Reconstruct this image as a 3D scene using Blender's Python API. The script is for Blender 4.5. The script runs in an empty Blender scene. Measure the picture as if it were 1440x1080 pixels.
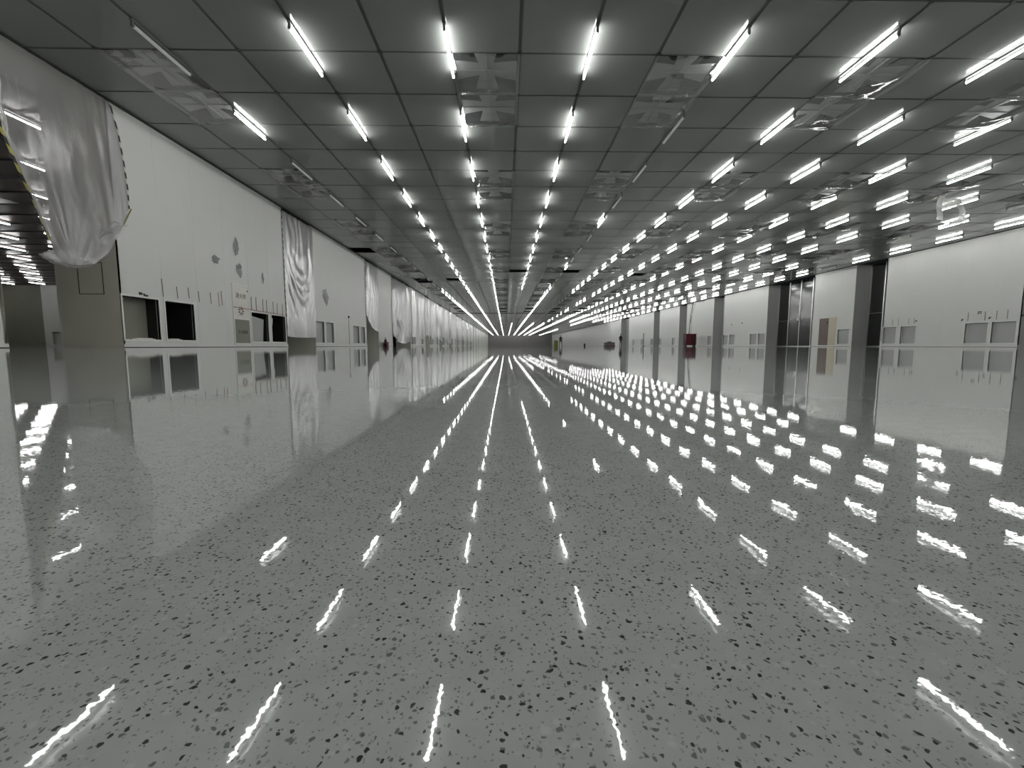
import bpy, math, random
from mathutils import Vector, Matrix, noise
random.seed(7)
C = bpy.context.scene.collection
sc = bpy.context.scene

# ------------------------------------------------------------------ camera, world, exposure
HC = 5.06                     # ceiling height above the floor
CAMH = 0.04                   # the phone stood almost on the floor
F, PITCH, YAW, ROLL = 584.9, 0.0914, 0.0158, 0.0006
cd = bpy.data.cameras.new('camera'); cam = bpy.data.objects.new('camera', cd); C.objects.link(cam)
cd.sensor_width = 36.0; cd.sensor_fit = 'HORIZONTAL'; cd.lens = F / 1440 * 36.0
cd.clip_start = 0.004; cd.clip_end = 500
fwd = Vector((math.sin(YAW) * math.cos(PITCH), math.cos(YAW) * math.cos(PITCH), -math.sin(PITCH)))
rgt = Vector((math.cos(YAW), -math.sin(YAW), 0)); upv = rgt.cross(fwd)
r2 = math.cos(ROLL) * rgt + math.sin(ROLL) * upv; u2 = -math.sin(ROLL) * rgt + math.cos(ROLL) * upv
M4 = Matrix(((r2.x, u2.x, -fwd.x, 0), (r2.y, u2.y, -fwd.y, 0), (r2.z, u2.z, -fwd.z, CAMH), (0, 0, 0, 1)))
cam.matrix_world = M4
sc.camera = cam
w = bpy.data.worlds.new('world'); sc.world = w; w.use_nodes = True
w.node_tree.nodes['Background'].inputs[0].default_value = (0.5, 0.55, 0.6, 1)
w.node_tree.nodes['Background'].inputs[1].default_value = 0.01
sc.view_settings.view_transform = 'Standard'; sc.view_settings.look = 'None'
sc.view_settings.gamma = 1; sc.view_settings.use_curve_mapping = False
sc.view_settings.exposure = 0.0
TUBE = 37.0                   # radiance of a lit tube

def pix(x, y, z):
    d = Vector((x, y, z - CAMH)); k = d.dot(fwd)
    if k < 0.01: return (-9999, -9999)
    return 720 + F * d.dot(r2) / k, 540 - F * d.dot(u2) / k

# ------------------------------------------------------------------ materials
def mat(name, col, rough=0.5, metal=0.0, spec=0.5, coat=0.0, emit=None, es=0.0, var=0.0, vs=3.0, bump=0.0, bs=20.0):
    m = bpy.data.materials.new(name); m.use_nodes = True
    nt = m.node_tree; b = nt.nodes['Principled BSDF']
    b.inputs['Base Color'].default_value = (*col, 1); b.inputs['Roughness'].default_value = rough
    b.inputs['Metallic'].default_value = metal; b.inputs['Specular IOR Level'].default_value = spec
    b.inputs['Coat Weight'].default_value = coat
    if emit: b.inputs['Emission Color'].default_value = (*emit, 1); b.inputs['Emission Strength'].default_value = es
    tc = nt.nodes.new('ShaderNodeTexCoord')
    if var:
        n = nt.nodes.new('ShaderNodeTexNoise'); n.inputs['Scale'].default_value = vs; n.inputs['Detail'].default_value = 3
        nt.links.new(tc.outputs['Object'], n.inputs['Vector'])
        mx = nt.nodes.new('ShaderNodeMix'); mx.data_type = 'RGBA'
        mx.inputs[6].default_value = (*[c * (1 - var) for c in col], 1); mx.inputs[7].default_value = (*[min(1, c * (1 + var)) for c in col], 1)
        nt.links.new(n.outputs['Fac'], mx.inputs[0]); nt.links.new(mx.outputs[2], b.inputs['Base Color'])
    if bump:
        n = nt.nodes.new('ShaderNodeTexNoise'); n.inputs['Scale'].default_value = bs; n.inputs['Detail'].default_value = 4
        nt.links.new(tc.outputs['Object'], n.inputs['Vector'])
        bp = nt.nodes.new('ShaderNodeBump'); bp.inputs['Strength'].default_value = bump; bp.inputs['Distance'].default_value = 0.02
        nt.links.new(n.outputs['Fac'], bp.inputs['Height']); nt.links.new(bp.outputs[0], b.inputs['Normal'])
    return m

def floor_mat():
    m = bpy.data.materials.new('polished_terrazzo'); m.use_nodes = True
    nt = m.node_tree; L = nt.links; b = nt.nodes['Principled BSDF']
    def N(t, **k):
        n = nt.nodes.new(t)
        for a, v in k.items(): setattr(n, a, v)
        return n
    tc = N('ShaderNodeTexCoord')
    def vm(op, a, bb=None, s=None):
        n = N('ShaderNodeVectorMath', operation=op)
        L.new(a, n.inputs[0])
        if bb is not None:
            if hasattr(bb, 'is_linked') or hasattr(bb, 'links'): L.new(bb, n.inputs[1])
            else: n.inputs[1].default_value = bb
        if s is not None: n.inputs['Scale'].default_value = s
        return n.outputs[0]
    def mth(op, a, bb=None, cl=False):
        n = N('ShaderNodeMath', operation=op); n.use_clamp = cl
        for i, v in enumerate((a, bb)):
            if v is None: continue
            if isinstance(v, (int, float)): n.inputs[i].default_value = v
            else: L.new(v, n.inputs[i])
        return n.outputs[0]
    P = tc.outputs['Object']
    wn = N('ShaderNodeTexNoise'); wn.inputs['Scale'].default_value = 900; wn.inputs['Detail'].default_value = 2; L.new(P, wn.inputs['Vector'])
    off = vm('SCALE', vm('SUBTRACT', wn.outputs['Color'], (0.5, 0.5, 0.5)), s=0.0011)
    Pw = vm('ADD', P, off)
    def chips(scale, thr, rmin, rmax, soft):
        v = N('ShaderNodeTexVoronoi'); v.inputs['Scale'].default_value = scale; L.new(Pw, v.inputs['Vector'])
        sep = N('ShaderNodeSeparateColor'); L.new(v.outputs['Color'], sep.inputs[0])
        rad = mth('ADD', mth('MULTIPLY', sep.outputs[1], rmax - rmin), rmin)
        inside = mth('DIVIDE', mth('SUBTRACT', rad, v.outputs['Distance']), soft, True)
        on = mth('GREATER_THAN', sep.outputs[0], thr)
        return mth('MULTIPLY', inside, on), sep.outputs[2]
    c1, t1 = chips(1020, 0.28, 0.20, 0.38, 0.07)
    c2, t2 = chips(1700, 0.35, 0.20, 0.38, 0.10)
    c3, t3 = chips(700, 0.80, 0.20, 0.50, 0.25)
    cloud = N('ShaderNodeTexNoise'); cloud.inputs['Scale'].default_value = 160; cloud.inputs['Detail'].default_value = 4; L.new(P, cloud.inputs['Vector'])
    base = N('ShaderNodeMix', data_type='RGBA')
    base.inputs[6].default_value = (0.42, 0.438, 0.422, 1); base.inputs[7].default_value = (0.54, 0.562, 0.545, 1)
    L.new(cloud.outputs['Fac'], base.inputs[0])
    def over(a, fac, col):
        n = N('ShaderNodeMix', data_type='RGBA'); L.new(a, n.inputs[6]); L.new(fac, n.inputs[0]); n.inputs[7].default_value = (*col, 1)
        return n.outputs[2]
    x = over(base.outputs[2], mth('MULTIPLY', c3, 0.45), (0.62, 0.65, 0.63))
    x = over(x, mth('MULTIPLY', c2, mth('ADD', mth('MULTIPLY', t2, 0.45), 0.25)), (0.075, 0.085, 0.080))
    x = over(x, mth('MULTIPLY', c1, mth('ADD', mth('MULTIPLY', t1, 0.4), 0.6)), (0.045, 0.05, 0.048))
    L.new(x, b.inputs['Base Color'])
    b.inputs['Roughness'].default_value = 0.6; b.inputs['Specular IOR Level'].default_value = 0.0
    b.inputs['Coat Weight'].default_value = 1.0; b.inputs['Coat IOR'].default_value = 1.58
    b.inputs['Coat Roughness'].default_value = 0.02
    # orange-peel of the clear topcoat, at the scale of the chips and slightly larger
    geo = N('ShaderNodeNewGeometry')
    def wob(scale, amp):
        n = N('ShaderNodeTexNoise'); n.inputs['Scale'].default_value = scale; n.inputs['Detail'].default_value = 2; L.new(P, n.inputs['Vector'])
        return vm('MULTIPLY', vm('SUBTRACT', n.outputs['Color'], (0.5, 0.5, 0.5)), (amp, amp, 0))
    nn = vm('NORMALIZE', vm('ADD', vm('ADD', geo.outputs['Normal'], wob(1300, 0.012)), wob(300, 0.008)))
    L.new(nn, b.inputs['Coat Normal'])
    return m

def film_mat(name, alpha, tint=(0.8, 0.81, 0.82), bump=0.35, bs=9.0, trans=0.5, stretch=(1, 1, 1), gloss=1.0, gr=0.16):
    m = bpy.data.materials.new(name); m.use_nodes = True; nt = m.node_tree; L = nt.links
    nt.nodes.remove(nt.nodes['Principled BSDF']); out = nt.nodes['Material Output']
    T = nt.nodes.new('ShaderNodeBsdfTransparent'); T.inputs[0].default_value = (0.97, 0.97, 0.97, 1)
    D = nt.nodes.new('ShaderNodeBsdfDiffuse'); D.inputs[0].default_value = (*tint, 1)
    R = nt.nodes.new('ShaderNodeBsdfTranslucent'); R.inputs[0].default_value = (*tint, 1)
    G = nt.nodes.new('ShaderNodeBsdfGlossy'); G.inputs['Roughness'].default_value = gr
    tc = nt.nodes.new('ShaderNodeTexCoord'); mp = nt.nodes.new('ShaderNodeMapping'); mp.inputs['Scale'].default_value = stretch
    n = nt.nodes.new('ShaderNodeTexNoise'); n.inputs['Scale'].default_value = bs; n.inputs['Detail'].default_value = 5; n.inputs['Distortion'].default_value = 1.2
    L.new(tc.outputs['Object'], mp.inputs[0]); L.new(mp.outputs[0], n.inputs['Vector'])
    bp = nt.nodes.new('ShaderNodeBump'); bp.inputs['Strength'].default_value = bump; bp.inputs['Distance'].default_value = 0.04
    L.new(n.outputs['Fac'], bp.inputs['Height'])
    for s in (D, R, G): L.new(bp.outputs[0], s.inputs['Normal'])
    m1 = nt.nodes.new('ShaderNodeMixShader'); m1.inputs[0].default_value = trans; L.new(D.outputs[0], m1.inputs[1]); L.new(R.outputs[0], m1.inputs[2])
    fr = nt.nodes.new('ShaderNodeFresnel'); fr.inputs[0].default_value = 1.45
    m3 = nt.nodes.new('ShaderNodeMixShader'); m3.inputs[0].default_value = alpha; L.new(T.outputs[0], m3.inputs[1]); L.new(m1.outputs[0], m3.inputs[2])
    ad = nt.nodes.new('ShaderNodeMath'); ad.operation = 'MULTIPLY'; ad.use_clamp = True; ad.inputs[1].default_value = gloss; L.new(fr.outputs[0], ad.inputs[0])
    m2 = nt.nodes.new('ShaderNodeMixShader'); L.new(ad.outputs[0], m2.inputs[0]); L.new(m3.outputs[0], m2.inputs[1]); L.new(G.outputs[0], m2.inputs[2])
    L.new(m2.outputs[0], out.inputs[0])
    return m

def stripe_mat(name, c1, c2, period, duty=0.5, slant=0.3):
    m = bpy.data.materials.new(name); m.use_nodes = True; nt = m.node_tree; L = nt.links; b = nt.nodes['Principled BSDF']
    tc = nt.nodes.new('ShaderNodeTexCoord'); sp = nt.nodes.new('ShaderNodeSeparateXYZ'); L.new(tc.outputs['Object'], sp.inputs[0])
    a = nt.nodes.new('ShaderNodeMath'); a.operation = 'MULTIPLY_ADD'; a.inputs[1].default_value = slant; L.new(sp.outputs[1], a.inputs[0]); L.new(sp.outputs[2], a.inputs[2])
    d = nt.nodes.new('ShaderNodeMath'); d.operation = 'DIVIDE'; d.inputs[1].default_value = period; L.new(a.outputs[0], d.inputs[0])
    f = nt.nodes.new('ShaderNodeMath'); f.operation = 'FRACT'; L.new(d.outputs[0], f.inputs[0])
    g = nt.nodes.new('ShaderNodeMath'); g.operation = 'GREATER_THAN'; g.inputs[1].default_value = duty; L.new(f.outputs[0], g.inputs[0])
    mx = nt.nodes.new('ShaderNodeMix'); mx.data_type = 'RGBA'; mx.inputs[6].default_value = (*c1, 1); mx.inputs[7].default_value = (*c2, 1)
    L.new(g.outputs[0], mx.inputs[0]); L.new(mx.outputs[2], b.inputs['Base Color']); b.inputs['Roughness'].default_value = 0.5
    return m

M = {}
M['floor'] = floor_mat()
M['panel'] = mat('ceiling_panel_paint', (0.235, 0.245, 0.235), 0.13, spec=0.38, var=0.04, vs=1.2)
M['grid'] = mat('ceiling_grid_paint', (0.085, 0.09, 0.085), 0.45, var=0.1, vs=3)
M['node'] = mat('grid_connector', (0.05, 0.05, 0.05), 0.5, var=0.1)
M['void'] = mat('plenum_shade_black', (0.010, 0.011, 0.014), 0.8, var=0.2)  # near-black colour stands in for the shade up in the plenum
M['brace'] = mat('plenum_sheet_metal', (0.27, 0.275, 0.275), 0.5, metal=0.0, var=0.1)
M['wall'] = mat('white_wall_panel', (0.75, 0.755, 0.725), 0.38, spec=0.4, var=0.035, vs=0.8)
M['jamb'] = mat('recess_side_panel', (0.72, 0.70, 0.62), 0.4, var=0.08, vs=1.5)
M['frame'] = mat('white_aluminium', (0.86, 0.86, 0.82), 0.35, var=0.04)
M['base'] = mat('floor_cove', (0.76, 0.76, 0.73), 0.4, var=0.05)
M['gap'] = mat('dark_joint', (0.03, 0.03, 0.03), 0.7, var=0.1)
M['olive'] = mat('return_air_back', (0.27, 0.27, 0.225), 0.6, var=0.10, vs=2)
M['black'] = mat('duct_shade_black', (0.012, 0.013, 0.012), 0.7, var=0.2)  # darkness of the deep wall cavities, put into the colour
M['tube'] = mat('lit_tube', (0.9, 0.9, 0.9), 0.4, emit=(1.0, 1.0, 0.985), es=TUBE, var=0.01)
M['tube_off'] = mat('unlit_tube', (0.9, 0.91, 0.9), 0.35, var=0.03)
M['holder'] = mat('tube_holder', (0.16, 0.165, 0.16), 0.45, var=0.06)
M['dkceil'] = mat('dark_brown_ceiling', (0.045, 0.028, 0.024), 0.45, var=0.5, vs=1.5)
M['glass'] = mat('dark_door_glass', (0.010, 0.012, 0.011), 0.13, spec=1.0, var=0.1)
M['steel'] = mat('stainless_steel', (0.62, 0.62, 0.61), 0.28, metal=1.0, var=0.05)
M['jambr'] = mat('shaded_recess_panel', (0.45, 0.45, 0.44), 0.4, var=0.06, vs=1.5)  # darker copy of the recess panel, shade of the return faces in its colour
M['farw'] = mat('far_wall_grey', (0.30, 0.285, 0.29), 0.5, var=0.05, vs=.3)
M['film'] = film_mat('clear_plastic_film', 0.60, bump=0.35, bs=5.0, stretch=(1, 2.2, 0.7), gloss=.55, gr=.28)
M['film_edge'] = film_mat('crumpled_plastic_film', 0.88, tint=(.9, .89, .86), bump=0.8, bs=9.0, trans=.3, gloss=.5, gr=.3)
M['film_c'] = film_mat('ceiling_plastic_film', 0.07, tint=(0.45, 0.46, 0.47), bump=0.22, bs=4.0, trans=0.2, stretch=(1, 1.6, 1), gloss=.36, gr=.07)
M['film_big'] = film_mat('sagging_plastic_film', 0.52, tint=(0.80, 0.79, 0.80), bump=0.12, bs=7.0, trans=0.6, stretch=(1, 1.8, 0.8), gloss=.18, gr=.25)
M['tape'] = stripe_mat('hazard_tape', (0.02, 0.02, 0.018), (0.50, 0.47, 0.10), 0.20, 0.5, 0.6)
M['tape_w'] = stripe_mat('dashed_tape', (0.015, 0.015, 0.015), (0.62, 0.62, 0.54), 0.22, 0.55, 0.6)
M['paper'] = mat('white_paper', (0.82, 0.80, 0.74), 0.5, var=0.03)
M['ink'] = mat('dark_print', (0.03, 0.03, 0.03), 0.6, var=0.05)
M['red'] = mat('red_paint', (0.13, 0.008, 0.018), 0.4, var=0.25, vs=3)
M['darkred'] = mat('dark_red_paint', (0.05, 0.004, 0.01), 0.45, var=0.25, vs=3)
M['wire'] = mat('brown_wire', (0.16, 0.09, 0.06), 0.6, var=0.1)
M['orange'] = mat('orange_cord', (0.45, 0.16, 0.08), 0.6, var=0.1)
M['brownp'] = mat('brown_panel', (0.20, 0.15, 0.13), 0.5, var=0.15)
M['cream'] = mat('cream_panel', (0.62, 0.58, 0.44), 0.5, var=0.05)
M['greyp'] = mat('grey_board', (0.48, 0.485, 0.475), 0.45, var=0.05)
M['skin'] = mat('skin', (0.45, 0.28, 0.2), 0.5, var=0.05)
M['navy'] = mat('dark_workwear', (0.012, 0.012, 0.014), 0.8, var=0.2)
M['hiviz'] = mat('yellow_green_plastic', (0.22, 0.22, 0.03), 0.5, var=0.1)
M['pallet'] = mat('stacked_grey_goods', (0.16, 0.15, 0.16), 0.7, var=0.25)

# ------------------------------------------------------------------ helpers
class MB:
    def __init__(s): s.v = []; s.f = []; s.m = []
    def box(s, a, b, mi=0):
        n = len(s.v); x0, y0, z0 = a; x1, y1, z1 = b
        s.v += [(x0, y0, z0), (x1, y0, z0), (x1, y1, z0), (x0, y1, z0), (x0, y0, z1), (x1, y0, z1), (x1, y1, z1), (x0, y1, z1)]
        s.f += [tuple(n + i for i in q) for q in ((0, 3, 2, 1), (4, 5, 6, 7), (0, 1, 5, 4), (1, 2, 6, 5), (2, 3, 7, 6), (3, 0, 4, 7))]
        s.m += [mi] * 6; return s
    def tube(s, p, q, r, seg=10, mi=0, r1=None):
        p = Vector(p); q = Vector(q); d = (q - p).normalized(); r1 = r if r1 is None else r1
        a = d.orthogonal().normalized(); b = d.cross(a); n = len(s.v)
        for c, rr in ((p, r), (q, r1)):
            for k in range(seg):
                t = 2 * math.pi * k / seg; s.v.append(tuple(c + rr * (math.cos(t) * a + math.sin(t) * b)))
        for k in range(seg):
            k2 = (k + 1) % seg; s.f.append((n + k, n + k2, n + seg + k2, n + seg + k)); s.m.append(mi)
        s.f.append(tuple(n + k for k in reversed(range(seg)))); s.f.append(tuple(n + seg + k for k in range(seg))); s.m += [mi, mi]
        return s
    def path(s, pts, r, seg=6, mi=0):
        for a, b in zip(pts, pts[1:]): s.tube(a, b, r, seg, mi)
        return s
    def grid(s, fn, nu, nv, mi=0):
        n = len(s.v)
        for j in range(nv + 1):
            for i in range(nu + 1): s.v.append(tuple(fn(i / nu, j / nv)))
        for j in range(nv):
            for i in range(nu):
                a = n + j * (nu + 1) + i; s.f.append((a, a + 1, a + nu + 2, a + nu + 1)); s.m.append(mi)
        return s
    def mesh(s, name, mats, smooth=False):
        me = bpy.data.meshes.new(name); me.from_pydata(s.v, [], s.f)
        for x in (mats if isinstance(mats, (list, tuple)) else [mats]): me.materials.append(x)
        me.polygons.foreach_set('material_index', s.m)
        if smooth: me.polygons.foreach_set('use_smooth', [True] * len(me.polygons))
        me.update(); return me
    def obj(s, name, mats, parent=None, smooth=False, loc=(0, 0, 0)):
        return link(name, s.mesh(name, mats, smooth), parent, loc)

def link(name, data, parent=None, loc=(0, 0, 0), rot=None):
    o = bpy.data.objects.new(name, data); C.objects.link(o); o.location = loc
    if rot: o.rotation_euler = rot
    if parent is not None: o.parent = parent
    return o
def tag(o, label=None, cat=None, group=None, kind=None):
    if label: o['label'] = label
    if cat: o['category'] = cat
    if group: o['group'] = group
    if kind: o['kind'] = kind
    return o
def empty(name, loc=(0, 0, 0), rz=0):
    o = bpy.data.objects.new(name, None); C.objects.link(o); o.location = loc; o.rotation_euler = (0, 0, rz); o.empty_display_size = 0.1
    return o
def bx(name, a, b, m, parent=None, loc=(0, 0, 0)): return MB().box(a, b).obj(name, m, parent, loc=loc)

ORD = ['first', 'second', 'third', 'fourth', 'fifth', 'sixth', 'seventh', 'eighth', 'ninth', 'tenth', 'eleventh', 'twelfth', 'thirteenth', 'fourteenth', 'fifteenth',
       'sixteenth', 'seventeenth', 'eighteenth', 'nineteenth', 'twentieth']
TENS = {20: 'twenty', 30: 'thirty', 40: 'forty', 50: 'fifty', 60: 'sixty', 70: 'seventy'}
def ordn(n):
    if n <= 20: return ORD[n - 1]
    t = n // 10 * 10; u = n - t
    return (TENS[t][:-1] + 'ieth') if u == 0 else TENS[t] + '-' + ORD[u - 1]

# ------------------------------------------------------------------ structure
XL, XR = -8.15, 21.85
T = 1.2; X0, Y0 = 0.25, 7.655          # ceiling module and its origin
YN, YF = -14.0, 196.0
XB = -9.4                              # rear skin of the left double wall
fl = MB().box((-62, YN, -0.2), (XR + 2, YF, 0)).obj('floor', M['floor']); tag(fl, 'glossy grey terrazzo floor with small dark chips', kind='structure')

ceil = empty('ceiling', (0, 0, HC)); tag(ceil, 'grey panel ceiling on a dark square grid', kind='structure')
open_tiles = {}
for mm in range(0, 12):
    for i in (-6, -1, 2, 5, 8, 11, 14):
        for j in (4 * mm, 4 * mm + 1): open_tiles[(i, j)] = 'film'
for ij in ((-7, 12), (-6, 21), (-4, 20), (0, 17), (3, 17), (7, 18), (8, 26), (8, 40)): open_tiles[ij] = 'hole'
tiles = []
JN, JF = -18, 156
for j in range(JN, JF):
    for i in range(-7, 18):
        if (i, j) in open_tiles: continue
        x = X0 + T * (i + .5); y = Y0 + T * (j + .5)
        u, v = pix(x, y, HC); vis = -60 < u < 1500 and v > -40 and y > 0
        tiles.append((0 if vis else 1, y * y + x * x * .2, i, j, x, y))
tiles.sort()
pm = MB().box((-.571, -.576, 0), (.571, .576, .03)).mesh('ceiling_panel', M['panel'])
for t in tiles[:300]:
    o = link('ceiling_panel', pm, ceil, (t[4], t[5], 0), (random.uniform(-.0012, .0012), random.uniform(-.0012, .0012), 0))
mb = MB()
for t in tiles[300:]:
    x, y = t[4], t[5]; dz = random.uniform(0, .002); mb.box((x - .571, y - .576, dz), (x + .571, y + .576, .03 + dz))
tag(mb.obj('ceiling_panel_field', M['panel'], ceil), kind='stuff')
# grid runners and cross tees, a little above the panel faces
mb = MB()
for i in range(-7, 19): x = X0 + T * i; mb.box((x - .03, Y0 + T * JN, .006), (x + .03, Y0 + T * JF, .05))
tag(mb.obj('main_runner', M['grid'], ceil), kind='stuff')
mb = MB()
for j in range(JN, JF + 1): y = Y0 + T * j; mb.box((X0 - 7 * T, y - .025, .008), (X0 + 18 * T, y + .025, .046))
tag(mb.obj('cross_tee', M['grid'], ceil), kind='stuff')
mb = MB()
for i in range(-6, 18):
    for j in range(-2, 34):
        x = X0 + T * i; y = Y0 + T * j; mb.box((x - .04, y - .04, -.004), (x + .04, y + .04, .012))
tag(mb.obj('grid_connector', M['node'], ceil), kind='stuff')
# plenum above
mb = MB(); mb.box((XL - .1, YN, 1.3), (XR + .1, YF, 1.4)); mb.box((XL - .2, YN, 0.06), (XL - .1, YF, 1.4)); mb.box((XR + .1, YN, 0.06), (XR + .2, YF, 1.4))
mb.obj('plenum_shell', M['void'], ceil)
# fan frames over the filmed openings: a pale cross of sheet metal over corners blackened for the plenum shade
cr = MB()
cr.grid(lambda a, b: ((-.10 + .20 * a) * (1 + 1.3 * abs(2 * b - 1)), -.578 + 1.156 * b, .09 + .03 * math.sin(math.pi * b)), 1, 6)
cr.grid(lambda a, b: (-.578 + 1.156 * b, (-.14 + .28 * a) * (1 + 1.0 * abs(2 * b - 1)), .085 + .03 * math.sin(math.pi * b)), 1, 6)
cr.box((-.015, -.57, .07), (.015, .57, .10)); cr.box((-.57, -.015, .07), (.57, .015, .10))
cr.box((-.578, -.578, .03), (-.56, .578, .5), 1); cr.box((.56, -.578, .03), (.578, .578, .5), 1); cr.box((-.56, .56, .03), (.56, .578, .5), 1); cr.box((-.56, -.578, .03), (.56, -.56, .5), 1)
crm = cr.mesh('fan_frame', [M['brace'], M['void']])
nfr = 0
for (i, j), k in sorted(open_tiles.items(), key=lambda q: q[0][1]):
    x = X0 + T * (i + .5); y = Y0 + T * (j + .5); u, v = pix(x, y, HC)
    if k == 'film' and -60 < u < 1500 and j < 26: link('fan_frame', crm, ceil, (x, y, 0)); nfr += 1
# dark joint where the next hall section begins
bx('trim_1', (XL, 65.0, HC - .05), (XR, 65.35, HC + .004), M['gap']); tag(bpy.data.objects['trim_1'], kind='structure')

# shadow gap and rails where the ceiling meets the walls
for nm, x0, x1 in (('trim_2', XL + .002, XL + .05), ('trim_3', XR - .05, XR - .002)):
    tag(bx(nm, (x0, YN, HC - .03), (x1, YF, HC - .001), M['gap']), kind='structure')

wl = empty('wall_left', (XL, 0, 0)); tag(wl, 'white panelled wall on the left with low return air openings', kind='structure')
wr = empty('wall_right', (XR, 0, 0)); tag(wr, 'white panelled wall on the right with deep door bays', kind='structure')
WT = .05
_cache = {}
def wall_panel(parent, side, y0, y1, hole=None, frame=True, deep='olive'):
    """side -1: left wall (room lies towards +X), side +1: right wall.  hole=(ya,yb,za,zb) in metres."""
    wd = y1 - y0; g = .0012
    key = (side, round(wd, 3), None if hole is None else tuple(round(q - (y0 if n < 2 else 0), 3) for n, q in enumerate(hole)))
    a, b = (-WT, 0) if side < 0 else (0, WT)
    if key not in _cache:
        mb = MB()
        if hole is None: mb.box((a, g, 0), (b, wd - g, HC))
        else:
            ya, yb, za, zb = hole[0] - y0, hole[1] - y0, hole[2], hole[3]
            mb.box((a, g, 0), (b, ya, HC)); mb.box((a, yb, 0), (b, wd - g, HC)); mb.box((a, ya, 0), (b, yb, za)); mb.box((a, ya, zb), (b, yb, HC))
        _cache[key] = mb.mesh('wall_panel', M['wall'])
    o = link('wall_panel', _cache[key], parent, (0, y0, 0))
    if hole is not None:
        kf = ('f',) + key
        if kf not in _cache:
            ya, yb, za, zb = hole[0] - y0, hole[1] - y0, hole[2], hole[3]; t = .035; mb = MB()
            p, q = (-.06, .012) if side < 0 else (-.012, .06)
            for A, B in (((ya - t, za - t), (yb + t, za)), ((ya - t, zb), (yb + t, zb + t)), ((ya - t, za), (ya, zb)), ((yb, za), (yb + t, zb))):
                mb.box((p, A[0], A[1]), (q, B[0], B[1]))
            _cache[kf] = mb.mesh('opening_frame', M['frame'])
        link('opening_frame', _cache[kf], parent, (0, y0, 0))
        kb = ('b', deep) + key
        if kb not in _cache:
            ya, yb, za, zb = hole[0] - y0, hole[1] - y0, hole[2], hole[3]; dd = {'olive': .30, 'black': 1.0, 'grey': .10}[deep]; s_ = side; mb = MB()
            xa, xb = sorted((s_ * .06, s_ * dd)); xc, xd = sorted((s_ * dd, s_ * (dd + .02)))
            mb.box((xc, ya - .03, za - .03), (xd, yb + .03, zb + .03), 0)
            mb.box((xa, ya - .03, za - .03), (xb, ya - .005, zb + .03), 1); mb.box((xa, yb + .005, za - .03), (xb, yb + .03, zb + .03), 1)
            mb.box((xa, ya, za - .03), (xb, yb, za - .005), 1); mb.box((xa, ya, zb + .005), (xb, yb, zb + .03), 2)
            ml = {'olive': [M['olive'], M['black'], M['black']], 'black': [M['black']] * 3, 'grey': [M['greyp'], M['frame'], M['gap']]}[deep]  # dark linings carry the cavity shade as colour
            _cache[kb] = mb.mesh('duct_box', ml)
        link('duct_box', _cache[kb], parent, (0, y0, 0))
    return o

def segment(parent, side, y0, y1, n, holes=()):
    w_ = (y1 - y0) / n
    for k in range(n):
        a = y0 + k * w_; h = None; deep = 'grey'
        for hh in holes:
            if a - .13 <= hh[0] and hh[1] <= a + w_ + .13: h = (max(hh[0], a + .03), min(hh[1], a + w_ - .03), hh[2], hh[3]); deep = hh[4]
        wall_panel(parent, side, a, a + w_, h, deep=deep)
def jambs(parent, side, y0, y1, depth, m, back=None, head=True):
    """returns of an opening between two wall segments"""
    a, b = sorted((0, side * depth))
    for y, d in ((y0, -.05), (y1, .05)):
        bx('jamb_panel', (a, min(y, y + d), 0), (b, max(y, y + d), HC), m, parent)
    if back is not None:
        c_, d_ = sorted((side * depth, side * (depth + .04)))
        bx('recess_panel', (c_, y0 - .05, 0), (d_, y1 + .05, HC), back, parent)

ZA, ZB = .18, 1.11
H = lambda a, b, d='grey': (a, b, ZA, ZB, d)
segment(wl, -1, YN, 6.98, 16)
segment(wl, -1, 9.05, 15.8, 6, (H(9.10, 10.03, 'olive'), H(10.22, 11.14, 'black'), H(13.62, 14.56, 'black'), H(14.76, 15.66, 'black')))
segment(wl, -1, 18.05, 24.8, 6, (H(18.15, 18.97), H(19.12, 20.0), H(22.55, 23.45), H(23.6, 24.4)))
segment(wl, -1, 27.05, 30.4, 3, (H(28.0, 28.9), ))
y = 36.05; segs_l = []
while y < 190:
    segs_l.append((y, y + 6.75)); y += 9.0
for a, b in segs_l:
    if a < 100: segment(wl, -1, a, b, 6, (H(a + .1, a + 1.0), H(a + 1.2, a + 2.1), H(a + 4.6, a + 5.5)))
    else: segment(wl, -1, a, b, 2)
dL = XL - XB
bx('jamb_panel', (-dL, 9.05, 0), (0, 9.10, HC), M['jamb'], wl); bx('jamb_panel', (-dL, 6.93, 0), (0, 6.98, HC), M['jamb'], wl)
# inspection hatch outline on the big return face
mb = MB(); xa, xb, za, zb = -8.98 - XL, -8.46 - XL, 1.12, 1.78
for A, B in (((xa, za), (xb, za + .012)), ((xa, zb - .012), (xb, zb)), ((xa, za), (xa + .012, zb)), ((xb - .012, za), (xb, zb))): mb.box((A[0], 9.044, A[1]), (B[0], 9.052, B[1]))
mb.obj('hatch_outline', M['gap'], wl)
jambs(wl, -1, 15.8, 18.05, dL, M['jamb'], M['jamb']); jambs(wl, -1, 24.8, 27.05, dL, M['jamb'], M['jamb']); jambs(wl, -1, 30.4, 36.05, dL, M['jamb'], M['jamb'])
for a, b in segs_l[:-1]: jambs(wl, -1, b, b + 2.25, dL, M['jamb'], M['jamb'])
bx('rear_skin', (-dL - .05, 9.05, 0), (-dL, 37, HC), M['wall'], wl); bx('rear_skin', (-dL - .05, YN, 0), (-dL, 6.98, HC), M['wall'], wl)

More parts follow.
